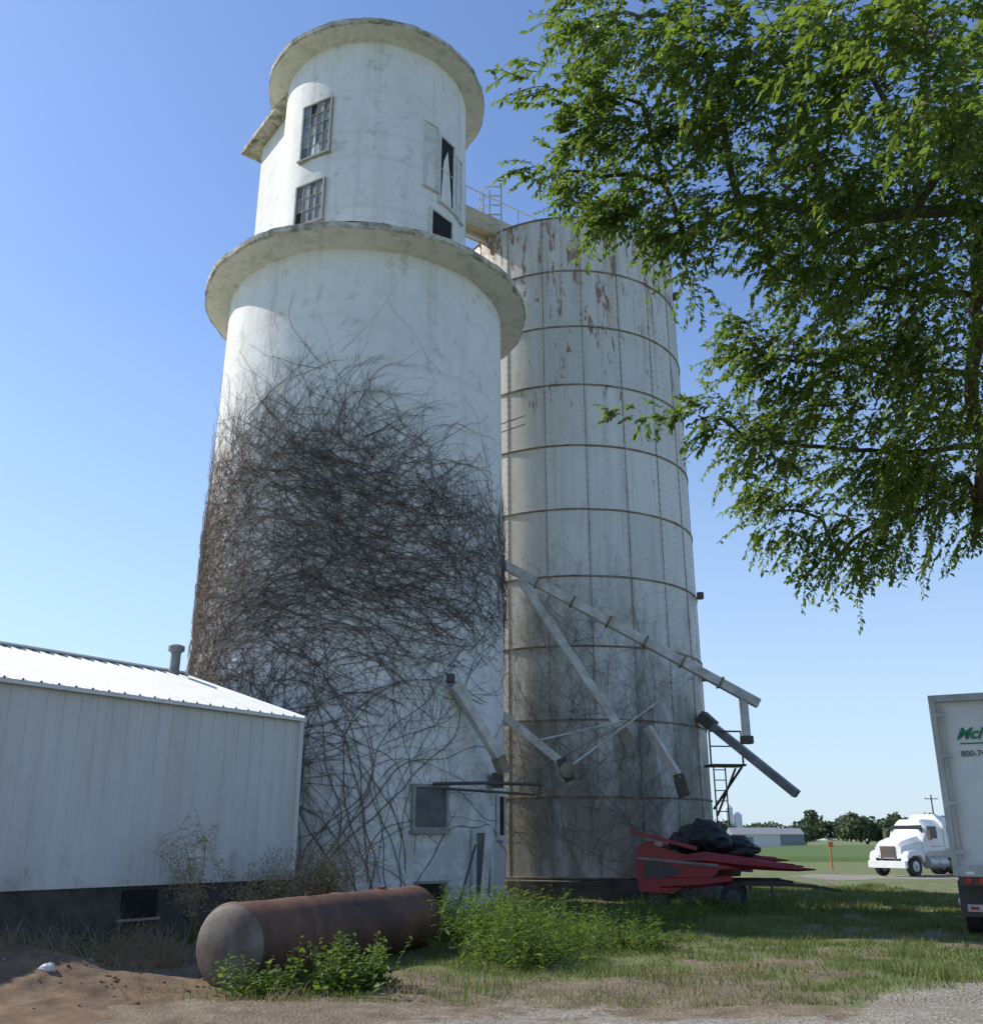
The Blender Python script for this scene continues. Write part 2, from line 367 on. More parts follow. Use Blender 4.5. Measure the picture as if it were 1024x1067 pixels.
mb.lathe([(3.48,24.46),(3.52,24.50),(3.52,24.63),(3.45,24.70)],SC,200,1,.05,8)
mb.lathe([(3.45,24.70),(.01,24.95)],SC,140,1); mb.build('turret_roof',[M['ledge'],M['edge']],silo)
d=Vector((-.6,.8,0)); nn=Vector((-.8,-.6,0))
mb=MB(); mb.obox(SC+d*1.95+Vector((0,0,20.4)),d*1.95,nn*2.3,Vector((0,0,3.9)),0); mb.build('stair_annex_wall',[M['silo']],silo)
mb=MB(); mb.obox(SC+d*2.25+Vector((0,0,24.42)),d*2.45,nn*2.75,Vector((0,0,.09)),0); mb.build('stair_annex_roof',[M['edge']],silo)
def window(phi,z0,z1,wd,rad,cols,rows,name,matg='glass',matf='frame',e=.028):
    mb=MB(); o=onsilo(phi,rad); out=(o-SC).normalized(); t=Vector((-out.y,out.x,0)); up=Vector((0,0,1))
    if t.dot(rdir)<0: t=-t
    c=o+up*(z0+z1)/2; H=(z1-z0)/2; W=wd/2
    mb.obox(c-out*.05,t*W,up*H,out*.05,0)
    for sg in(-1,1):
        mb.obox(c+t*sg*(W+e),t*e,up*(H+2*e),out*.035,1); mb.obox(c+up*sg*(H+e),t*W,up*e,out*.035,1)
    mb.obox(c-up*(H+2*e+.03),t*(W+.1),up*.03,out*.09,1)
    for i in range(1,cols): mb.obox(c+t*(-W+wd*i/cols),t*.011,up*H,out*.02,1)
    for i in range(1,rows): mb.obox(c+up*(-H+2*H*i/rows),t*W,up*.011,out*.017,1)
    if cols>1:
        used=set()
        for k in range(cols*rows//2):
            i=random.randrange(cols); j=random.randrange(rows)
            if (i,j) in used: continue
            used.add((i,j))
            mb.obox(c+t*(-W+wd*(i+.5)/cols)+up*(-H+2*H*(j+.5)/rows)+out*.003,t*(wd/cols/2-.02),up*(H/rows-.02),out*.002,random.choice([2,3,4,4,4]))
    mb.build(name,[M[matg],M[matf],M['dark'],M['frame'],M['glassdark']],silo,False)
window(R(-37),20.5,22.36,.98,2.92,4,5,'turret_window_upper')
window(R(-38),18.2,19.5,.95,2.94,4,3,'turret_window_lower')
window(R(47),19.45,21.7,.62,2.92,1,2,'turret_hatch_opening','dark','whitewood',.04)
window(R(34),19.7,21.9,.42,2.925,1,1,'turret_hatch_shutter','whitewood','whitewood')
window(R(61),19.4,21.5,.30,2.93,1,1,'turret_hatch_shutter_right','whitewood','whitewood')
window(R(43),17.75,18.9,.85,2.94,1,1,'turret_low_opening','dark','whitewood',.04)
window(R(27),1.86,2.71,.80,4.14,1,1,'ground_window','glassdark','frame',.035)
window(R(66),1.7,2.6,.5,4.14,1,1,'side_opening','dark','whitewood')
window(R(27),.12,.7,.7,4.24,1,1,'floor_hatch','dark','concrete')
window(R(50),.35,1.75,.62,4.17,1,1,'loading_door','glassdark','whitewood',.05)
mb=MB()
mb.beam((.3,26.2,9.0),(7.15,26,5.05),.24,.24,0)
for k in range(1,7):
    p=Vector((.3,26.2,9.0)).lerp(Vector((7.15,26,5.05)),k/7); dd=Vector((6.85,-.2,-3.95)).normalized()
    mb.beam(p-dd*.03,p+dd*.03,.31,.31,2)
mb.beam((6.75,26.02,5.2),(6.75,26.02,4.05),.2,.2,0); mb.beam((6.6,26.0,4.1),(6.9,26.0,4.1),.28,.2,1)
mb.beam((.8,26.0,8.5),(3.5,25.85,4.2),.22,.22,0); mb.beam((3.42,25.85,4.35),(3.62,25.85,3.95),.28,.28,2)
mb.beam((.1,25.4,4.85),(1.9,25,3.35),.2,.2,0); mb.beam((1.75,25,3.55),(1.98,25,3.0),.26,.26,1); mb.tube([(1.9,24.7,3.25),(1.9,25.3,3.25)],.2,14,2)
mb.tube([(1.9,25.2,3.3),(5.67,26.1,5.95)],.03,6,0); mb.tube([(1.2,25.0,4.0),(3.6,25.8,4.6)],.025,6,0); mb.tube([(.6,25.3,3.0),(4.3,25.9,4.9)],.02,6,2)
mb.tube([(3.5,25.9,4.1),(2.2,25.4,2.9)],.02,6,2)
mb.build('truck_loading_spout',[M['spout'],M['darksteel'],M['seam']],silo,False,.01)
mb=MB()
mb.beam((-.78,22.65,4.9),(.22,23.25,3.35),.24,.22,0); mb.beam((-.9,22.65,5.05),(-.6,22.8,4.7),.32,.28,0)
mb.beam((.15,23.2,3.45),(.30,23.3,3.1),.27,.25,2)
mb.tube([(-1.3,22.2,2.78),(-.2,22.6,2.82),(1.2,23.8,2.85)],.04,8,1); mb.tube([(-1.0,22.3,2.68),(1.0,23.4,2.6)],.03,8,1)
mb.box((-.95,22.35,5.15),(.2,.26,.18),1); mb.box((.15,23.9,2.95),(.28,.3,.34),1)
mb.beam((-.75,22.3,.1),(-.35,22.45,1.5),.05,.03,1); mb.beam((-.2,22.6,.05),(-.05,22.8,1.9),.16,.03,0)
mb.build('wall_spout_and_pipes',[M['spout'],M['darksteel'],M['seam']],silo,False,.008)
mb=MB(); p0=Vector((-2.5,27.5,22.2));p1=Vector((2.6,32.8,23.3))
mb.beam(p0,p1,.8,.7,0); mb.beam(p0+Vector((0,0,-.5)),p1+Vector((0,0,-.5)),.1,.1,1)
for k in range(9):
    p=p0.lerp(p1,k/8); mb.beam(p+Vector((.3,-.3,.3)),p+Vector((.3,-.3,1.1)),.04,.04,1)
mb.beam(p0+Vector((.3,-.3,1.1)),p1+Vector((.3,-.3,1.1)),.04,.04,1)
mb.build('conveyor_bridge',[M['beige'],M['galv']],silo,False)
# ------------------------------------------------------------------ vines
def ztop(ph): return np.interp(ph,[-1.7,-1.0,-.35,.1,.5,.9,1.6],[10.8,12.3,13.3,12.7,11.4,10.5,9.2])
def zbot(ph): return np.interp(ph,[-1.7,-.6,-.3,.0,.25,.5,.7,1.6],[1.0,1.0,1.6,2.6,3.6,4.7,5.2,5.8])
def dens(ph,z):
    w_=.55*np.sin(ph*9)+.4*np.sin(ph*17+1)
    up=1/(1+np.exp((z-(ztop(ph)-1.6)+w_*.6)/.55)); lo=1/(1+np.exp(-(z-zbot(ph)-1.1+w_*.5)/.6))
    core=.25+.75*np.exp(-((z-7.9)/3.3)**2)
    patch=.72+.28*np.sin(ph*5.3+z*1.1+.6)*np.sin(z*.9-ph*3.1+2)
    return up*lo*core*patch
def vine_layer(Mn,n,step,head_fn,start,rad,offmax,seed,R0,am_=(.08,.32),rw_=.07,flw=.42):
    r=np.random.default_rng(seed); s,z=start(r,Mn); a=head_fn(r,Mn); P=np.zeros((Mn,n,3)); rr=np.zeros((Mn,n))
    off0=r.uniform(.01,offmax,Mn); ph1=r.uniform(0,6.28,Mn); fr=r.uniform(1.0,4,Mn); am=r.uniform(*am_,Mn); base=r.uniform(*rad,Mn)
    drift=r.normal(0,.012,Mn)
    for k in range(n):
        ph=s/R0; off=off0*(.5+.5*np.sin(ph1+k*.35))
        rw=(R0-.008*np.clip((z-2)/1.44,0,10))+.012+off
        P[:,k,0]=SC.x+rw*(np.cos(ph)*cdir.x+np.sin(ph)*rdir.x); P[:,k,1]=SC.y+rw*(np.cos(ph)*cdir.y+np.sin(ph)*rdir.y); P[:,k,2]=z
        rr[:,k]=base*(1-.6*k/n)
        fl=.6*np.sin(s*.9+z*.7)+.4*np.sin(z*1.7-s*.6+1.3)
        a=a+drift+r.normal(0,rw_,Mn)
        hd=a+am*np.sin(ph1+k*step*fr)+fl*flw
        s=s+np.cos(hd)*step; z=z+np.sin(hd)*step
    return P,rr
def samp(r,Mn):
    S=[];Z=[]
    while len(S)<Mn:
        ph=r.uniform(-1.75,1.7,8000); z=r.uniform(.5,14.2,8000); q=dens(ph,z); k=r.random(8000)<q
        S+=list(ph[k]*SR);Z+=list(z[k])
    return np.array(S[:Mn]),np.array(Z[:Mn])
def headA(r,Mn):
    lean=np.where(r.random(Mn)<.62,2.78,.42); return lean+r.normal(0,.28,Mn)
def headUp(r,Mn): return math.pi/2+r.normal(0,.35,Mn)
vine=empty('climbing_vine')
P,rr=vine_layer(2350,34,.085,headA,samp,(.004,.010),.13,11,SR)
V,F=tubes(P,rr); mesh_np('vine_tangle',V,F,M['vine'],vine)
P,rr=vine_layer(420,30,.10,headUp,samp,(.004,.009),.10,12,SR,(.2,.5),.12)
V,F=tubes(P,rr); mesh_np('vine_runners',V,F,M['vine'],vine)
def baseS(r,Mn): return r.uniform(-.95,.38,Mn)*SR, r.uniform(0,1.0,Mn)
P,rr=vine_layer(36,75,.10,headUp,baseS,(.008,.017),.04,13,SR,(.1,.3),.08,.25)
V,F=tubes(P,rr,4); mesh_np('vine_stems',V,F,M['vine'],vine,True)
def lowS(r,Mn):
    ph=r.uniform(-1.0,.6,Mn); return ph*SR, r.uniform(1.2,5.5,Mn)
P,rr=vine_layer(240,20,.08,headUp,lowS,(.003,.007),.03,15,SR,(.2,.6),.16,.5)
V,F=tubes(P,rr); mesh_np('vine_low_tendrils',V,F,M['vine'],vine)
def topS(r,Mn):
    ph=r.uniform(-1.2,1.0,Mn); return ph*SR, ztop(ph)-r.uniform(1.0,3.2,Mn)
P,rr=vine_layer(420,16,.075,headUp,topS,(.0025,.005),.03,14,SR,(.2,.7),.2,.6)
V,F=tubes(P,rr); mesh_np('vine_top_tendrils',V,F,M['vine'],vine)
# ------------------------------------------------------------------ grain bin
BC=Vector((2.86,33,0)); BR=4.28
gb=empty('steel_grain_bin')
mb=MB(); NP=20; RH=2.19; Z0=.58
for k in range(10):
    r=BR-.012*k
    for j in range(NP):
        q=7; vs=[]
        for i in range(q+1):
            t=2*math.pi*(j+i/q)/NP+.05; rr_=r-.006*(j%2)
            vs+=[(BC.x+rr_*math.cos(t),BC.y+rr_*math.sin(t),Z0+k*RH),(BC.x+rr_*math.cos(t),BC.y+rr_*math.sin(t),Z0+(k+1)*RH)]
        mb.add(vs,[(2*i,2*i+2,2*i+3,2*i+1) for i in range(q)],0)
mb.build('ring_panels',[M['bin']],gb)
mb=MB()
for k in range(11):
    r=BR-.012*max(0,k-1); z=Z0+k*RH; mb.lathe([(r-.02,z-.03),(r+.035,z-.027),(r+.04,z+.018),(r-.02,z+.022)],BC,96,0,.012,k)
for j in range(NP):
    t=2*math.pi*j/NP+.05; o=Vector((math.cos(t),math.sin(t),0)); tt=Vector((-o.y,o.x,0))
    for k in range(10):
        rk=BR-.012*k; mb.obox(BC+o*(rk+.002)+Vector((0,0,Z0+(k+.5)*RH)),o*.012,tt*.014,Vector((0,0,RH/2-.04)),1)
mb.build('stiffener_rings_and_seams',[M['seam'],M['seamv']],gb)
mb=MB()
for j in range(NP):
    for q in (0,.5):
        t=2*math.pi*(j+q)/NP+.05; o=Vector((math.cos(t),math.sin(t),0)); 
        if o.y>.45: continue
        tt=Vector((-o.y,o.x,0))
        for k in range(10):
            for i in range(1,9):
                for s_ in ((-.06,.06) if q==0 else (0,)):
                    mb.obox(BC+o*(BR-.012*k+.006)+tt*s_+Vector((0,0,Z0+k*RH+i*RH/9)),o*.010,tt*.010,Vector((0,0,.010)),0)
mb.build('panel_bolts',[M['bolt']],gb,False)
mb=MB(); mb.lathe([(BR+.18,-.3),(BR+.18,.5),(BR-.1,.56)],BC,96,0); mb.build('concrete_footing',[M['found']],gb)
mb=MB(); mb.lathe([(BR-.06-.11,Z0+10*RH),(.4,Z0+10*RH+1.0),(.01,Z0+10*RH+1.0)],BC,60,0); mb.build('cone_roof',[M['bin']],gb)
mb=MB()
for a in (-2.42,-2.30,-2.18):
    o=BC+Vector((math.cos(a),math.sin(a),0))*(BR+.1); mb.beam(o+Vector((0,0,22.1)),o+Vector((0,0,24.3)),.06,.06,0)
for zz in np.arange(22.6,24.4,.4):
    pts_=[BC+Vector((math.cos(a),math.sin(a),0))*(BR+.1+.35*math.sin((a+2.42)/.24*math.pi))+Vector((0,0,zz)) for a in np.linspace(-2.42,-2.18,7)]
    mb.tube(pts_,.03,6,0)
mb.build('ladder_cage',[M['galv']],gb,False)
mb=MB()
mb.beam((4.56,28.60,4.7),(5.3,28.05,3.2),.26,.22,0); mb.beam((5.25,28.05,3.35),(5.4,28.0,2.75),.28,.26,1)
mb.beam((6.75,30.6,5.1),(8.85,29,2.85),.28,.24,2); mb.beam((6.6,30.7,5.3),(6.9,30.5,4.95),.45,.36,1)
mb.box((7.15,30.4,3.75),(1.1,.8,.06),1,.1)
for a in ((6.65,30.0),(7.65,30.1)): mb.beam((a[0],a[1],3.75),(a[0],a[1],4.75),.05,.05,1)
mb.beam((6.65,30.0,4.75),(7.65,30.1,4.75),.05,.05,1); mb.beam((6.65,30.0,4.3),(7.65,30.1,4.3),.04,.04,1)
mb.beam((7.6,30.1,3.7),(6.9,31.2,2.5),.06,.06,1); mb.beam((7.55,30.7,3.7),(6.95,31.0,2.3),.06,.06,1)
for xx in (6.7,7.05): mb.beam((xx,29.95,3.7),(xx,29.95,2.0),.04,.04,1)
for zz in np.arange(2.1,3.7,.3): mb.beam((6.7,29.95,zz),(7.05,29.95,zz),.03,.03,1)
mb.box((6.95,31.2,9.3),(.2,.2,.22),1); mb.box((6.8,31.0,20.6),(.2,.25,.22),1); mb.box((6.95,31.3,6.6),(.22,.2,.25),1)
for k in range(2): mb.beam((.2,29.2,14.6-.3*k),(1.1,28.75,14.75-.3*k),.03,.03,3)
mb.build('bin_spouts_and_platform',[M['spout'],M['darksteel'],M['spoutgrey'],M['seam']],gb,False,.008)
bv=empty('climbing_vine')
r=np.random.default_rng(5); Mn,n=230,34
th=r.uniform(-2.15,-1.0,Mn); z=r.uniform(.6,8.2,Mn)*(.5+.5*np.clip((-.6-th)/1.0,0.2,1)); a=math.pi/2+r.normal(0,.7,Mn); P=np.zeros((Mn,n,3)); s=th*BR
for k in range(n):
    ph=s/BR; P[:,k,0]=BC.x+(BR+.06)*np.cos(ph);P[:,k,1]=BC.y+(BR+.06)*np.sin(ph);P[:,k,2]=z
    a=a+r.normal(0,.15,Mn); s=s+np.cos(a)*.11; z=z+np.sin(a)*.11
V,F=tubes(P,np.linspace(.006,.0025,n)[None,:]*np.ones((Mn,1))); mesh_np('bin_vine_strands',V,F,M['vine'],bv)
# ------------------------------------------------------------------ shed
shed=empty('metal_shed'); K=Vector((-3.9,19.8,0)); A=Vector((-.576,-.817,0)); Bk=Vector((-.817,.576,0)); up=Vector((0,0,1))
def corr(o,u,L,vfun,vdir,nrmv,pitch=.30,rib=.035,h=.022,v0=0):
    xs_=[];x=0
    while x<L:
        for dx,hh_ in((0,0),(rib*.4,h),(rib*1.0,h),(rib*1.4,0),(pitch*.5-.01,0),(pitch*.5,h*.3),(pitch*.5+.01,0)):
            if x+dx<=L: xs_.append((x+dx,hh_))
        x+=pitch
    xs_.append((L,0)); vs=[]
    for x,hh_ in xs_: vs+=[o+u*x+nrmv*hh_+vdir*v0, o+u*x+nrmv*hh_+vdir*vfun(x)]
    return vs,[(2*i,2*i+2,2*i+3,2*i+1) for i in range(len(xs_)-1)]
L=14
mb=MB(); vs,fs=corr(K,A,L,lambda x:3.94,up,-Bk,v0=.88,h=.03); mb.add(vs,fs,0)
gf=lambda x:3.94+1.24*(1-abs(x-4)/4)
vs,fs=corr(K,Bk,8,gf,up,-A,v0=.88); mb.add(vs,fs,0); vs,fs=corr(K+A*L,Bk,8,gf,up,A,v0=.88); mb.add(vs,fs,0)
vs,fs=corr(K+Bk*8,A,L,lambda x:3.94,up,Bk,v0=.88); mb.add(vs,fs,0)
mb.build('corrugated_walls',[M['shedwall']],shed,False)
mb=MB(); sl_=Vector((Bk.x*4,Bk.y*4,1.24)); sln=sl_.normalized(); rn=(up-sln*sln.z).normalized()
o=K+up*3.97-A*.08-sln*.12
vs,fs=corr(o,A,L+.4,lambda x:sl_.length+.12,sln,rn,h=.035); mb.add(vs,fs,0)
sl2=Vector((-Bk.x*4,-Bk.y*4,1.24)).normalized(); rn2=(up-sl2*sl2.z).normalized()
o=K+Bk*8+up*3.97-A*.08-sl2*.12; vs,fs=corr(o,A,L+.4,lambda x:sl_.length+.12,sl2,rn2,h=.035); mb.add(vs,fs,0)
q=K+up*3.93-A*.09; mb.beam(q-sln*.12,q+sl_,.04,.10,0); q2=K+Bk*8+up*3.93-A*.09; mb.beam(q2-sl2*.12,q+sl_,.04,.10,0)
mb.beam(K+up*3.90-A*.08-Bk*.10,K+up*3.90+A*(L+.2)-Bk*.10,.03,.06,0); mb.beam(K+sl_+up*4.0-A*.08,K+sl_+up*4.0+A*(L+.2),.3,.04,0)
mb.build('corrugated_roof',[M['shedroof']],shed,False)
mb=MB(); mb.obox(K+A*L/2+Bk*4+up*.42,A*(L/2-.03),Bk*3.96,up*.47,0); mb.build('block_foundation',[M['found']],shed,False)
mb=MB(); mb.obox(K+A*3.3+Bk*.03+up*.6,A*.33,Bk*.03,up*.22,0)
mb.obox(K+A*3.3+Bk*.01+up*.36,A*.4,Bk*.04,up*.02,1)
mb.build('foundation_vent_opening',[M['dark'],M['concrete']],shed,False)
pv=K+Bk*3.6+A*.45+up*4.97; mb=MB(); mb.tube([pv,pv+up*.62],.11,16,0); mb.tube([pv+up*.62,pv+up*.66,pv+up*.76,pv+up*.8],[.12,.18,.18,.1],16,0); mb.tube([pv+up*.02,pv+up*.1],[.22,.13],16,0)
mb.build('vent_pipe',[M['spoutgrey']],shed)
mb=MB(); mb.obox(K-Bk*.03-A*.02+up*2.4,A*.05,Bk*.05,up*1.5,0); mb.build('corner_trim',[M['shedwall']],shed,False)
# ------------------------------------------------------------------ tank
tank=empty('rusty_steel_tank'); t0=Vector((-3.02,12.15,.43)); t1=Vector((-1.25,16.5,.43)); td=(t1-t0).normalized()
mb=MB(); LL=(t1-t0).length; prof=[(0,.47)]+[(LL*k/12,.47+.004*math.sin(k*2.3)) for k in range(1,12)]+[(LL,.47)]
mb.tube([t0+td*x for x,_ in prof],[q_ for _,q_ in prof],56,0,False)
for x in (.02,LL*.5,LL-.02): mb.tube([t0+td*(x-.03),t0+td*(x-.015),t0+td*(x+.015),t0+td*(x+.03)],[.468,.480,.480,.468],56,0,False)
mb.build('tank_shell',[M['rust']],tank)
mb=MB()
for p,sg in((t0,-1),(t1,1)):
    th=np.linspace(0,math.pi/2,7); pts_=[p+td*sg*.15*math.sin(a) for a in th]; rs=[.468*math.cos(a)+.001 for a in th]; mb.tube(pts_,rs,48,0)
mb.build('tank_end_caps',[M['rustcap']],tank)
mb=MB(); mb.tube([t0+td*1.6+up*.45,t0+td*1.6+up*.52],[.04,.04],12,0); mb.tube([t0+td*3.6+up*.45,t0+td*3.6+up*.50],[.07,.07],14,0); mb.build('tank_fittings',[M['rust']],tank)
# ------------------------------------------------------------------ dirt mound
nxm,nym=110,90
xs_=np.linspace(-7.6,-2.5,nxm); ys_=np.linspace(9.4,13.9,nym); V=[];
def mh(x,y):
    e=((x+5.5)/1.7)**2+((y-11.7)/1.2)**2
    return .46*math.exp(-e*1.0)+math.exp(-e*.5)*(.09*mn.fractal(Vector((x*1.4,y*1.4,0)),.8,2.1,5)+.018*abs(mn.noise(Vector((x*9,y*9,2)))))-.05
for y in ys_:
    for x in xs_: V.append((x,y,mh(x,y)))
ii=(np.arange(nym-1)[:,None]*nxm+np.arange(nxm-1)[None,:]).ravel(); mesh_np('dirt_mound',V,np.stack([ii,ii+1,ii+nxm+1,ii+nxm],1),M['dirt'],None,True)
mb=MB()
def rock(c,s_,mi):
    vs=[];n1=8;n2=6
    for i in range(n2+1):
        for j in range(n1):
            a=math.pi*i/n2;b_=2*math.pi*j/n1; v=Vector((math.sin(a)*math.cos(b_),math.sin(a)*math.sin(b_)*.8,math.cos(a)*.6))
            v*=s_*(1+.5*mn.noise(v*1.5+Vector(c)*3)); vs.append(Vector(c)+v)
    mb.add(vs,[(i*n1+j,i*n1+(j+1)%n1,(i+1)*n1+(j+1)%n1,(i+1)*n1+j) for i in range(n2) for j in range(n1)],mi)
for k in range(150):
    x=random.gauss(-4.7,1.0);y=random.gauss(11.7,.7);s_=abs(random.gauss(.008,.014))+.008
    rock((x,y,max(0,mh(x,y))),min(s_,.05),1 if k%17==0 else 0)
rock((-4.75,11.3,mh(-4.75,11.3)+.02),.09,2)
mb.build('rubble_pile',[M['dirt'],M['concrete'],M['whitewood']],None,False)
# ------------------------------------------------------------------ corn header
hd=empty('corn_header',(3.9,25.0,0)); hd.rotation_euler=(0,0,R(-14))
mb=MB(); rh=random.Random(8)
tr_=[]
for q in range(9):
    a=R(150+q*17); tr_.append((.55+.48*math.cos(a),1.12+.48*math.sin(a)))
vs=[];
for (x,z_) in tr_: vs+=[(x,-.2,z_),(x,3.5,z_)]
mb.add(vs,[(2*i,2*i+1,2*i+3,2*i+2) for i in range(8)],0)
mb.tube([(.5,-.15,1.08),(.5,3.45,1.08)],.16,12,1)
for k in range(22): mb.tube([(.5,-.1+k*.16,1.08),(.5,-.085+k*.16,1.08)],.3,12,1)
mb.beam((-.02,-.2,1.5),(-.02,3.5,1.5),.16,.14,0); mb.beam((-.1,-.2,.78),(-.1,3.5,.78),.14,.18,1)
for y in(-.24,3.54):
    mb.plate([(-.30,y,.42),(-.38,y,.95),(-.30,y,1.45),(-.05,y,1.55),(.5,y,1.35),(1.25,y,1.18),(1.75,y,1.05),(1.5,y,.78),(.9,y,.62),(.5,y,.38)],.05,0)
    mb.plate([(-.15,y-.04,.75),(.35,y-.04,.72),(.75,y-.04,.9),(.3,y-.04,1.08),(-.15,y-.04,1.1)],.03,1)
    mb.beam((-.3,y-.05,1.18),(1.6,y-.05,1.02),.04,.06,2)
mb.beam((-.45,-.35,1.80),(1.15,-.42,1.40),.10,.09,0)
for i in range(5):
    y=-.1+i*.84; dz=rh.uniform(-.14,.14); e=rh.uniform(-.45,.25); dy=rh.uniform(-.08,.08)
    mb.loft([(.75,y,1.22+dz,.40,.22),(1.3,y,1.25+dz,.46,.32),(2.0,y+dy*.3,1.16+dz*.9,.40,.28),(2.7+e,y+dy*.7,1.06+dz*.8,.26,.18),(3.2+e,y+dy,1.01+dz*.8,.13,.10),(3.6+e,y+dy,1.0+dz*.8,.03,.03)],0,.38)
    mb.loft([(.8,y,1.02,.34,.14),(1.7,y,.98,.34,.14),(2.2,y,.97,.2,.1)],0,.2)
    mb.loft([(.5,y+.42,.88,.34,.2),(1.6,y+.42,.84,.3,.18),(2.1,y+.42,.82,.18,.1)],1)
    mb.beam((1.0,y+.42,.96),(2.4,y+.42,.88),.06,.05,2)
mb.loft([(.2,-.05,.62,.5,.3),(1.2,-.05,.66,.5,.26),(1.9,-.05,.72,.3,.16)],0)
mb.build('snouts_and_frame',[M['red'],M['darksteel'],M['spoutgrey']],hd,True,.006)
mb=MB()
def lump(c,r3,seed):
    n1,n2=40,26; vs=[]
    for i in range(n2+1):
        for j in range(n1):
            a=math.pi*i/n2;b_=2*math.pi*j/n1; v=Vector((math.sin(a)*math.cos(b_),math.sin(a)*math.sin(b_),math.cos(a)))
            f=1+.30*mn.noise(v*1.1+Vector((seed,0,0)))+.14*(1-2*abs(mn.noise(v*2.2+Vector((0,seed,0)))))-.08+.03*mn.noise(v*7)
            vs.append((c[0]+v.x*r3[0]*f,c[1]+v.y*r3[1]*f,c[2]+v.z*r3[2]*f))
    mb.add(vs,[(i*n1+j,i*n1+(j+1)%n1,(i+1)*n1+(j+1)%n1,(i+1)*n1+j) for i in range(n2) for j in range(n1)],0)
lump((1.3,.8,1.60),(.62,.8,.46),3); lump((2.0,1.2,1.42),(.6,.7,.28),7); lump((.75,1.1,1.5),(.4,.8,.28),12)
mb.plate([(.7,.5,1.55),(1.15,.5,2.12),(1.5,.5,2.0),(1.75,.5,1.55)],.5,0)
mb.build('tarp_bundle',[M['black']],hd)
mb=MB()
for y in (.3,2.9): mb.beam((-.5,y,.60),(3.1,y,.60),.1,.10,0)
for x in (-.3,.9,2.3): mb.beam((x,.0,.5),(x,3.2,.5),.08,.08,0)
for x in (.1,1.9):
    for y in (-.1,3.2): mb.wheel((x,y,.31),(0,1,0),.31,.2,1,2)
mb.beam((3.0,.3,.6),(3.9,1.6,.5),.08,.08,0); mb.beam((3.0,2.9,.6),(3.9,1.6,.5),.08,.08,0); mb.beam((3.85,1.6,.5),(4.5,1.6,.4),.07,.07,0)
for x in(-.4,2.8): mb.beam((x,.1,.6),(x,.1,.0),.06,.06,0)
mb.build('header_cart',[M['darksteel'],M['tire'],M['darksteel']],hd,True)
# ------------------------------------------------------------------ semi trailer
tr=empty('semi_trailer',(7.85,17.45,0)); yaw=R(-27); tr.rotation_euler=(0,0,yaw)
W=2.6;H0=1.02;H1=4.05
mb=MB(); mb.box((W/2,6.8,(H0+H1)/2),(W-.02,13.5,H1-H0-.06),0); mb.build('cargo_box',[M['trailer']],tr,False,.02)
mb=MB()
for x in(.05,W-.05): mb.box((x,.0,(H0+H1)/2),(.1,.14,H1-H0),0)
mb.box((W/2,.0,H1-.06),(W-.2,.14,.12),0); mb.box((W/2,.0,H0+.08),(W-.2,.14,.18),0)
for x in(.1,W-.1): mb.tube([(x+(.09 if x<1 else -.09),-.045,H0+.25),(x+(.09 if x<1 else -.09),-.045,H1-.2)],.018,8,0)
for x in(W/2-.28,W/2+.28): mb.tube([(x,-.06,H0+.15),(x,-.06,H1-.12)],.018,8,0)
for z_ in (1.4,2.2,3.0,3.7):
    for x in (.16,W-.16): mb.box((x,-.06,z_),(.16,.03,.07),0)
mb.box((W/2,0.03,(H0+H1)/2),(.02,.10,H1-H0-.3),2)
mb.box((W/2,.35,.62),(.9,.06,.06),1)
mb.box((W/2,-.02,.52),(2.3,.1,.11),0); 
for x in(.6,W-.6): mb.box((x,.05,.77),(.09,.09,.5),0)
mb.box((W/2,6.5,.93),(1.0,12.5,.14),1)
for k in range(9):
    mb.box((.26+k*.26,-.075,H0+.05),(.125,.006,.05),3 if k%2 else 4); mb.box((.26+k*.26,-.075,.52),(.125,.006,.05),3 if k%2==0 else 4)
for x in(.22,.42,W-.42,W-.22): mb.tube([(x,-.08,H0-.07),(x,-.03,H0-.07)],.055,14,3)
mb.box((.32,.0,H0-.07),(.5,.07,.16),1); mb.box((W-.32,.0,H0-.07),(.5,.07,.16),1)
for x in(.3,W-.3): mb.box((x,.95,.62),(.6,.02,.6),1)
for y in(1.6,2.85):
    for x in(.17,.47,W-.47,W-.17): mb.wheel((x,y,.51),(1,0,0),.51,.27,5,6)
    mb.tube([(.1,y,.51),(W-.1,y,.51)],.07,10,1)
for x in(.8,W-.8): mb.box((x,10.8,.5),(.1,.12,1.0),1)
mb.build('rear_frame_and_running_gear',[M['tframe'],M['darksteel'],M['dark'],M['redlens'],M['whitelens'],M['tire'],M['hub']],tr,True,.006)
def text(s_,size,loc,mat,par,shear=0,bold=.0):
    cu=bpy.data.curves.new('t','FONT'); cu.body=s_; cu.size=size; cu.extrude=.002; cu.shear=shear; cu.offset=bold
    cu.materials.append(mat); o=bpy.data.objects.new('lettering',cu); sc.collection.objects.link(o); o.parent=par; o.location=loc; o.rotation_euler=(R(90),0,0); return o
text('McNeal',.27,(.36,.035,3.28),M['green'],tr,.5,.008); text('800-747-0258',.14,(.40,.035,2.98),M['dgrey'],tr,0,.002)
mb=MB(); mb.box((.72,.035,3.2),(.62,.004,.022),0); mb.build('logo_underline',[M['green']],tr,False)
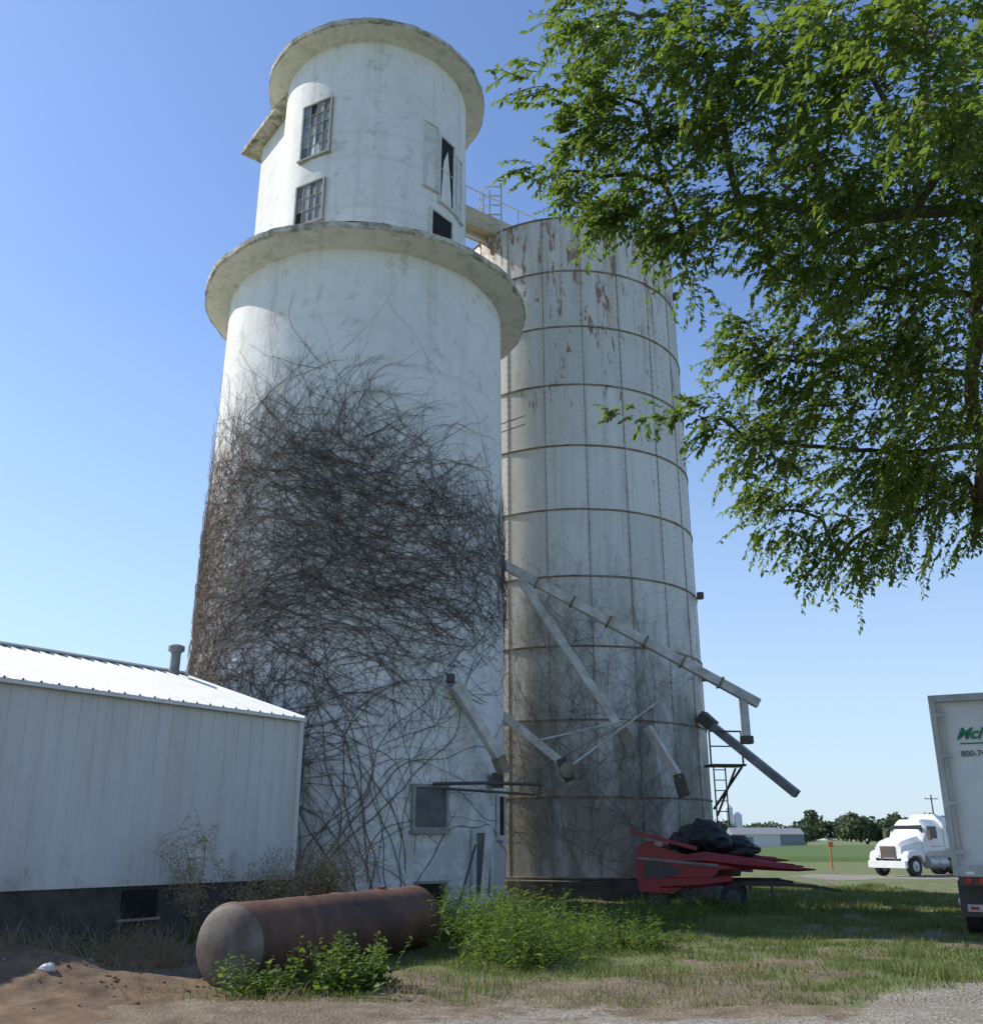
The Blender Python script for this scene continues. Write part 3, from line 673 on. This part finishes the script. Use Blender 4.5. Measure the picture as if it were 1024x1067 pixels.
# ------------------------------------------------------------------ semi truck
tk=empty('semi_truck',(20.55,48.6,0)); tk.rotation_euler=(0,0,R(211)); tk.scale=(.88,.88,.88)
mb=MB()
mb.loft([(1.25,0,1.45,1.95,1.15),(1.9,0,1.40,1.9,1.02),(2.6,0,1.30,1.75,.88),(2.85,0,1.22,1.6,.7)],0)
mb.loft([(-.35,0,1.85,2.25,2.0),(.7,0,1.85,2.25,2.05),(.95,0,1.8,2.2,1.9),(1.3,0,1.45,2.1,1.2)],0)
mb.loft([(-1.35,0,1.95,2.35,2.1),(-.36,0,2.02,2.35,2.25)],0)
for sg in(-1,1):
    mb.loft([(1.45,sg*.95,.9,.4,.5),(1.75,sg*1.0,1.15,.42,.34),(2.3,sg*1.0,1.18,.42,.3),(2.75,sg*1.0,1.05,.42,.4),(2.9,sg*.98,.85,.4,.35)],0)
    mb.box((.55,sg*1.135,2.2),(.75,.02,.62),1); mb.box((.3,sg*1.14,1.5),(.95,.012,.02),3)
    mb.box((-.85,sg*1.18,2.3),(.4,.02,.4),1)
    mb.tube([(-.4,sg*.95,.68),(1.1,sg*.95,.68)],.3,18,4); mb.tube([(-1.5,sg*.9,.9),(-1.5,sg*.9,3.2)],.07,12,4)
    mb.box((1.15,sg*1.38,2.05),(.08,.2,.5),3); mb.beam((1.1,sg*1.1,2.2),(1.15,sg*1.38,2.2),.03,.03,3)
    mb.box((2.85,sg*.72,1.0),(.08,.25,.16),5)
    mb.beam((-4.4,sg*.43,.85),(2.9,sg*.43,.85),.09,.26,3)
    mb.wheel((2.2,sg*.98,.5),(0,1,0),.5,.28,2,4)
    for x in(-2.55,-3.85):
        mb.wheel((x,sg*.8,.5),(0,1,0),.5,.26,2,4); mb.wheel((x,sg*1.08,.5),(0,1,0),.5,.26,2,4)
    mb.box((-4.6,sg*.85,.6),(.03,.6,.7),3)
mb.box((1.12,.0,2.25),(.06,1.9,.62),1,0); mb.box((2.88,0,1.22),(.05,.9,.55),3); mb.box((3.0,0,.6),(.2,2.3,.35),0)
mb.box((-3.0,0,1.1),(1.0,.9,.12),3); mb.box((-1.9,0,1.15),(.6,1.6,.4),3)
mb.build('truck_body',[M['truckwhite'],M['tglass'],M['tire'],M['darksteel'],M['hub'],M['whitelens']],tk,True,.02)
# ------------------------------------------------------------------ tree
clumps=[(1.1,7.84,9.75,.36),(1.45,7.4,9.3,.65),(1.87,7.08,8.7,.75),(2.45,6.7,8.3,.85),(2.84,5.92,7.5,.75),(3.04,5.13,6.75,.65),(1.05,8.06,8.93,.5),(1.58,8.1,8.85,.7),(2.26,7.72,8.4,.75),(2.95,7.34,7.94,.8),(3.34,6.53,7.24,.8),(3.98,6.53,7.24,.8),(.72,8.7,8.45,.30),(1.2,8.74,8.45,.5),(1.87,8.77,8.4,.65),(2.58,8.42,7.89,.75),(3.3,8.03,7.49,.85),(3.94,7.6,7.18,.85),(4.66,7.6,7.18,.9),(1.55,8.94,7.9,.32),(2.1,8.9,7.75,.25),(3.1,9.11,7.42,.5),(3.6,8.71,7.04,.8),(4.38,8.74,6.95,.9),(5.08,8.74,6.95,.95),(3.05,9.83,6.86,.42),(3.65,9.87,6.75,.65),(4.5,9.9,6.65,.85),(5.48,9.9,6.65,.9),(2.6,10.1,6.2,.25),(3.0,10.4,6.05,.45),(3.75,10.6,6.05,.65),(4.5,10.6,6.0,.7),(5.2,10.65,6.0,.75),(5.9,10.6,6.05,.8),(3.6,11.4,5.5,.45),(4.15,11.42,5.4,.5),(4.75,11.42,5.3,.5),(4.35,11.6,4.95,.3),(5.38,11.34,5.5,.45),(6.1,11.45,5.4,.45),(5.9,11.2,5.9,.6)]
nvis=len(clumps)
TR=Vector((8.6,10.8,0))
for k in range(46):
    a=random.uniform(0,6.28); rr_=random.uniform(1.5,5.2); z_=random.uniform(5.5,12.5); f=1-((z_-8.5)/6)**2
    x=TR.x+math.cos(a)*rr_*max(.3,f); y=TR.y+math.sin(a)*rr_*max(.3,f)
    if x>5.9 and x>.66*y: clumps.append((x,y,z_,random.uniform(.8,1.2)))
tree=empty('shade_tree')
npos=[TR+Vector((0,0,z_)) for z_ in (0,2.2,3.6,4.8,6.0,7.4)]; par=[-1,0,1,2,3,4]
order=sorted(range(len(clumps)),key=lambda i:(Vector(clumps[i][:3])-TR-Vector((0,0,6))).length)
for i in order:
    c=Vector(clumps[i][:3]); best=None
    for k,p in enumerate(npos):
        if k<2: continue
        dct=(p-c).length; bias=(p-TR).xy.length*.25 if k>=6 else 0
        if best is None or dct+bias*.6<best[0]: best=(dct+bias*.6,k)
    npos.append(c); par.append(best[1])
cnt=[1]*len(npos)
for k in range(len(npos)-1,0,-1):
    if par[k]>=0: cnt[par[k]]+=cnt[k]
mb=MB()
for k in range(1,len(npos)):
    p0=npos[par[k]];p1=npos[k]; L_=(p1-p0).length; r1=.014*math.sqrt(cnt[k]) ; r0=min(.014*math.sqrt(cnt[par[k]]),r1*1.5)
    if k<6: r1=.34-.04*k; r0=.34-.04*par[k]+(.14 if par[k]==0 else 0)
    pp=[];rs=[]
    for q in range(9):
        t=q/8; p=p0.lerp(p1,t); wv=math.sin(t*math.pi); p+=wv*Vector((mn.noise(p*.9),mn.noise(p*.9+Vector((5,0,0))),.35+mn.noise(p*.9+Vector((0,9,0)))))*.16*L_*(0 if k<6 else 1)
        pp.append(p); rs.append(r0+(r1-r0)*t)
    mb.tube(pp,rs,12 if k<6 else 7,0)
mb.build('trunk_and_limbs',[M['bark']],tree)
rg=np.random.default_rng(21); LC=[];LD=[];LN=[];LLn=[];TP=[]
def spray(c,r_,ntw,outd,leafL,tlen=(.3,.95)):
    c=np.array(c);n=14
    ns=max(3,int(4+7*r_)); sub=c+rg.normal(0,1,(ns,3))*r_*np.array([.55,.55,.46]); j=rg.integers(0,ns,ntw)
    st=sub[j]+rg.normal(0,1,(ntw,3))*r_*.19
    dr=nrm(nrm(st-c)*.7+np.array(outd)*.8+rg.normal(0,.55,(ntw,3))); ln_=rg.uniform(*tlen,ntw)*(.5+.45*r_)
    P=np.zeros((ntw,n,3)); p=st.copy(); dd=dr.copy()
    for k in range(n):
        P[:,k]=p; dd=nrm(dd+np.array([0,0,-.075])+rg.normal(0,.06,(ntw,3))); p=p+dd*(ln_/n)[:,None]
    TP.append(P)
    T=nrm(np.gradient(P,axis=1))
    for k in range(1,n):
        for sd_ in ((-1,1) if k%2 else (1,)):
            side=nrm(np.cross(T[:,k],np.array([0,0,1.]))+1e-6)*sd_
            D=nrm(T[:,k]*.6+side*.9+rg.normal(0,.35,(ntw,3))+np.array([0,0,-.25]))
            Nn=nrm(np.array([-.25,0,1.])+rg.normal(0,.5,(ntw,3)))
            LC.append(P[:,k]);LD.append(D);LN.append(Nn);LLn.append(rg.uniform(.6,1.2,ntw)*leafL)
for i,(x,y,z_,r_) in enumerate(clumps):
    c=Vector((x,y,z_)); outd=(c-TR-Vector((0,0,7))).normalized(); vis=i<nvis
    spray((x,y,z_),r_,int(((118 if i<14 else 150) if vis else 42)*r_**1.5)+11,tuple(outd),.086 if vis else .13)
for q in range(6): spray((2.3-.16*q,10.1,6.24-.01*q),.12,4,(-.9,0,.05),.075,(.3,.5))
Cc=np.concatenate(LC);Dd=np.concatenate(LD);Nn_=np.concatenate(LN);Ll=np.concatenate(LLn)
V,F=leafgeo(Cc,Dd,Nn_,Ll,Ll*.5); mesh_np('leaves',V,F,M['leaf'],tree)
P=np.concatenate(TP); V,F=tubes(P,np.linspace(.005,.002,P.shape[1])[None,:]*np.ones((len(P),1))); mesh_np('twigs',V,F,M['bark'],tree)
# ------------------------------------------------------------------ weeds
def plant_patch(name,centers,hr,leafL,mat,seed,perstem=14,wr=.38,droop=-.25):
    r=np.random.default_rng(seed); n=12; C0=np.array(centers); Mn=len(C0)
    h=r.uniform(*hr,Mn); P=np.zeros((Mn,n,3)); p=C0.copy(); dd=nrm(np.array([0,0,1.])+r.normal(0,.22,(Mn,3)))
    for k in range(n):
        P[:,k]=p; dd=nrm(dd+r.normal(0,.07,(Mn,3))); p=p+dd*(h/n)[:,None]
    LC=[];LD=[];LN=[];LL_=[]
    for q in range(perstem):
        k=1+int((n-1)*q/perstem); az=r.uniform(0,6.28,Mn)
        LC.append(P[:,k]); LD.append(np.stack([np.cos(az),np.sin(az),r.uniform(droop,.8,Mn)],1)); LN.append(nrm(np.array([0,0,1.])+r.normal(0,.4,(Mn,3)))); LL_.append(r.uniform(.5,1.2,Mn)*leafL*(1.15-.5*k/n))
    Cc=np.concatenate(LC);Dd=np.concatenate(LD);NN=np.concatenate(LN);Lx=np.concatenate(LL_)
    V,F=leafgeo(Cc,Dd,NN,Lx,Lx*wr); e=empty(name); mesh_np('plant_leaves',V,F,M[mat],e)
    V,F=tubes(P,np.linspace(.006,.002,n)[None,:]*np.ones((Mn,1))); mesh_np('plant_stems',V,F,M[mat],e)
def scat(n,cx,cy,sx_,sy_,seed,z=0.):
    r=np.random.default_rng(seed); return np.stack([cx+r.normal(0,sx_,n),cy+r.normal(0,sy_,n),np.full(n,z)],1)
plant_patch('weed_patch',np.concatenate([scat(170,.0,17.0,.42,1.2,1),scat(160,.45,14.8,.36,.6,2),scat(50,-.6,18.5,.3,1.0,5)]),(.3,1.1),.17,'weed',31,18,.2,-.1)
plant_patch('weed_patch',np.concatenate([scat(90,1.5,16.4,.35,.5,3),scat(90,.9,18.6,.6,.5,13),scat(70,2.3,16.2,.3,.3,14)]),(.15,.7),.14,'weed',36,14,.22,-.1)
plant_patch('weed_patch',np.concatenate([scat(60,2.9,19.5,.4,.4,4),scat(50,3.9,21.5,.4,.4,15),scat(70,1.0,23.0,.8,.6,16)]),(.2,.7),.14,'weed',37,14,.25,-.1)
plant_patch('leafy_shrub',np.concatenate([scat(70,-1.75,11.9,.24,.2,6),scat(26,-1.3,12.2,.13,.15,7)]),(.25,.66),.12,'weed',32,14,.5)
plant_patch('leafy_shrub',scat(36,-2.5,11.55,.2,.15,8),(.15,.46),.12,'weed',33,12,.5)
plant_patch('weed_patch',scat(180,5.2,23.4,1.7,.5,9),(.15,.5),.12,'weed',34,14,.25)
plant_patch('weed_patch',np.concatenate([scat(60,-3.6,15.4,.5,.8,10),scat(50,-1.6,18.6,.5,.8,12),scat(40,-4.6,17.2,.3,.7,18),scat(30,-5.6,15.0,.4,.5,19)]),(.1,.5),.1,'weed',35,10,.3)
def dryplant(name,cx,cy,h,nb,seed,spread=.35,fluff=True,z0=0,rad=.009):
    r=np.random.default_rng(seed); n=14
    st=np.stack([cx+r.normal(0,.1*spread/.35,nb),cy+r.normal(0,.1*spread/.35,nb),np.full(nb,z0)],1); P=np.zeros((nb,n,3)); p=st; dd=nrm(np.array([0,0,1.])+r.normal(0,spread,(nb,3))*np.array([1,1,.2]))
    hh=r.uniform(.5,1,nb)*h
    for k in range(n):
        P[:,k]=p; dd=nrm(dd+r.normal(0,.09,(nb,3))+np.array([0,0,-.02*k*.4])); p=p+dd*(hh/n)[:,None]
    e=empty(name); V,F=tubes(P,np.linspace(rad,rad*.3,n)[None,:]*np.ones((nb,1))); mesh_np('dry_stems',V,F,M['dry'],e)
    if fluff:
        k=r.integers(5,n,nb*20); i=r.integers(0,nb,nb*20); c=P[i,k]; d0=nrm(r.normal(0,1,(len(c),3))+np.array([0,0,.5]))
        Q=np.stack([c+d0*t*(.16*h) +np.array([0,0,-.03])*t*t for t in (0,.33,.66,1.)],1)
        V,F=tubes(Q,np.full((len(c),4),.004)); mesh_np('dry_twigs',V,F,M['dry'],e)
        c2=Q[:,2]+r.normal(0,.03,(len(c),3)); c2=np.concatenate([c2+r.normal(0,.05,c2.shape) for _ in range(6)])
        V,F=leafgeo(c2,r.normal(0,1,c2.shape),r.normal(0,1,c2.shape),r.uniform(.03,.08,len(c2)),r.uniform(.015,.035,len(c2))); mesh_np('seed_heads',V,F,M['dry'],e)
dryplant('dry_weed',-3.05,18.7,2.0,30,1); dryplant('dry_weed',-3.5,18.3,1.6,14,4,.3); dryplant('dry_weed',-4.75,16.9,2.3,6,2,.22); dryplant('dry_weed',-4.1,17.5,1.7,6,3,.25)
for k,(x,y,h_) in enumerate([(-5.6,13.6,.8),(-5.0,13.8,.9),(-6.2,13.6,.85),(-4.3,14.0,.6),(-4.5,12.9,.4),(-3.7,14.8,.5),(-5.9,12.9,.6),(-6.7,13.4,.9),(-3.4,13.2,.35),(-2.2,11.0,.25),(-.9,11.6,.2),(-3.7,11.3,.3),(-4.9,15.3,.7),(-5.4,12.6,.45),(.6,12.4,.2),(3.1,13.4,.22),(2.0,13.0,.18)]): dryplant('dry_grass_clump',x,y,h_,110 if h_>.3 else 60,20+k,.6,False,0,.005)
# ------------------------------------------------------------------ background
def blob_trees(name,specs,seed,mat='far'):
    r=np.random.default_rng(seed); LC=[];LL_=[]
    for (x,y,h,w_) in specs:
        m=int(260+60*w_); sub=r.normal(0,1,(7,3))*np.array([w_*.28,w_*.28,h*.13])+np.array([x,y,h*.58])
        j=r.integers(0,7,m); c=sub[j]+nrm(r.normal(0,1,(m,3)))*np.array([w_*.24,w_*.24,h*.24])*r.uniform(.7,1.05,(m,1)); c[:,2]=np.clip(c[:,2],h*.08,None)
        LC.append(c);LL_.append(r.uniform(.5,1.1,m)*h*.17)
    C_=np.concatenate(LC);Lx=np.concatenate(LL_); V,F=leafgeo(C_,r.normal(0,1,C_.shape),r.normal(0,1,C_.shape)+np.array([0,0,.8]),Lx,Lx*.8); mesh_np(name,V,F,M[mat])
r=random.Random(3)
sp_=[(60+i*2.6+r.uniform(-2,2),292+r.uniform(-15,15),r.uniform(5.0,6.5)+(2.2 if 12<i<34 else 0),r.uniform(5,9)) for i in range(48)]
blob_trees('distant_treeline',sp_,5)
sp2=[(-500+i*11+r.uniform(-4,4),820+r.uniform(-30,30),r.uniform(5,11),r.uniform(14,24)) for i in range(125)]
blob_trees('far_treeline',sp2,6)
xs_=np.linspace(22,190,60); ys_=np.concatenate([[78,79],np.linspace(82,250,50)]); V=[]
for j,y in enumerate(ys_):
    for x in xs_: V.append((x,y,0 if j==0 else .35+.10*mn.noise(Vector((x*.3,y*.3,0)))))
ii=(np.arange(len(ys_)-1)[:,None]*60+np.arange(59)[None,:]).ravel(); mesh_np('crop_field',V,np.stack([ii,ii+1,ii+61,ii+60],1),M['crop'],None,True)
fb=empty('farm_building'); mb=MB(); mb.box((51.5,200,1.3),(9,6,2.6),0)
mb.add([(46.8,196.8,2.6),(56.2,196.8,2.6),(56.2,200,3.9),(46.8,200,3.9),(46.8,203.2,2.6),(56.2,203.2,2.6)],[(0,1,2,3),(3,2,5,4),(1,5,2),(0,3,4)],1)
mb.box((50,196.98,1.1),(1.6,.05,2.1),1); mb.build('walls_and_roof',[M['whitewood'],M['roofgrey']],fb,False)
fb=empty('farm_building'); mb=MB(); mb.box((67,240,1.4),(12,6,2.8),0); mb.add([(60.8,236.8,2.8),(73.2,236.8,2.8),(73.2,240,4.2),(60.8,240,4.2),(60.8,243.2,2.8),(73.2,243.2,2.8)],[(0,1,2,3),(3,2,5,4),(1,5,2),(0,3,4)],1); mb.box((66,236.97,1.2),(2,.05,2.3),1); mb.build('walls_and_roof',[M['roofgrey'],M['roofgrey']],fb,False)
ds=empty('distant_grain_elevator'); mb=MB(); mb.lathe([(1.3,0),(1.3,10.6),(.2,11.8),(.01,11.8)],(70.6,300,0),24,0); mb.lathe([(1.2,0),(1.2,8.6),(.2,9.6)],(73.3,300,0),24,0); mb.build('tower',[M['truckwhite']],ds)
mk=empty('marker_post'); mb=MB(); mb.tube([(19.3,58,0),(19.3,58,1.5)],.05,8,0); mb.box((19.3,57.9,1.35),(.28,.03,.28),0); mb.build('post_and_reflector',[M['orange']],mk)
up_=empty('utility_pole'); mb=MB(); mb.tube([(68,155,0),(68,155,8.2)],[.16,.1],8,0); mb.beam((67,155,7.6),(69,155,7.6),.12,.12,0); mb.tube([(67.1,155,7.66),(67.1,155,7.85)],.05,6,0); mb.build('pole_and_crossarm',[M['bark']],up_)
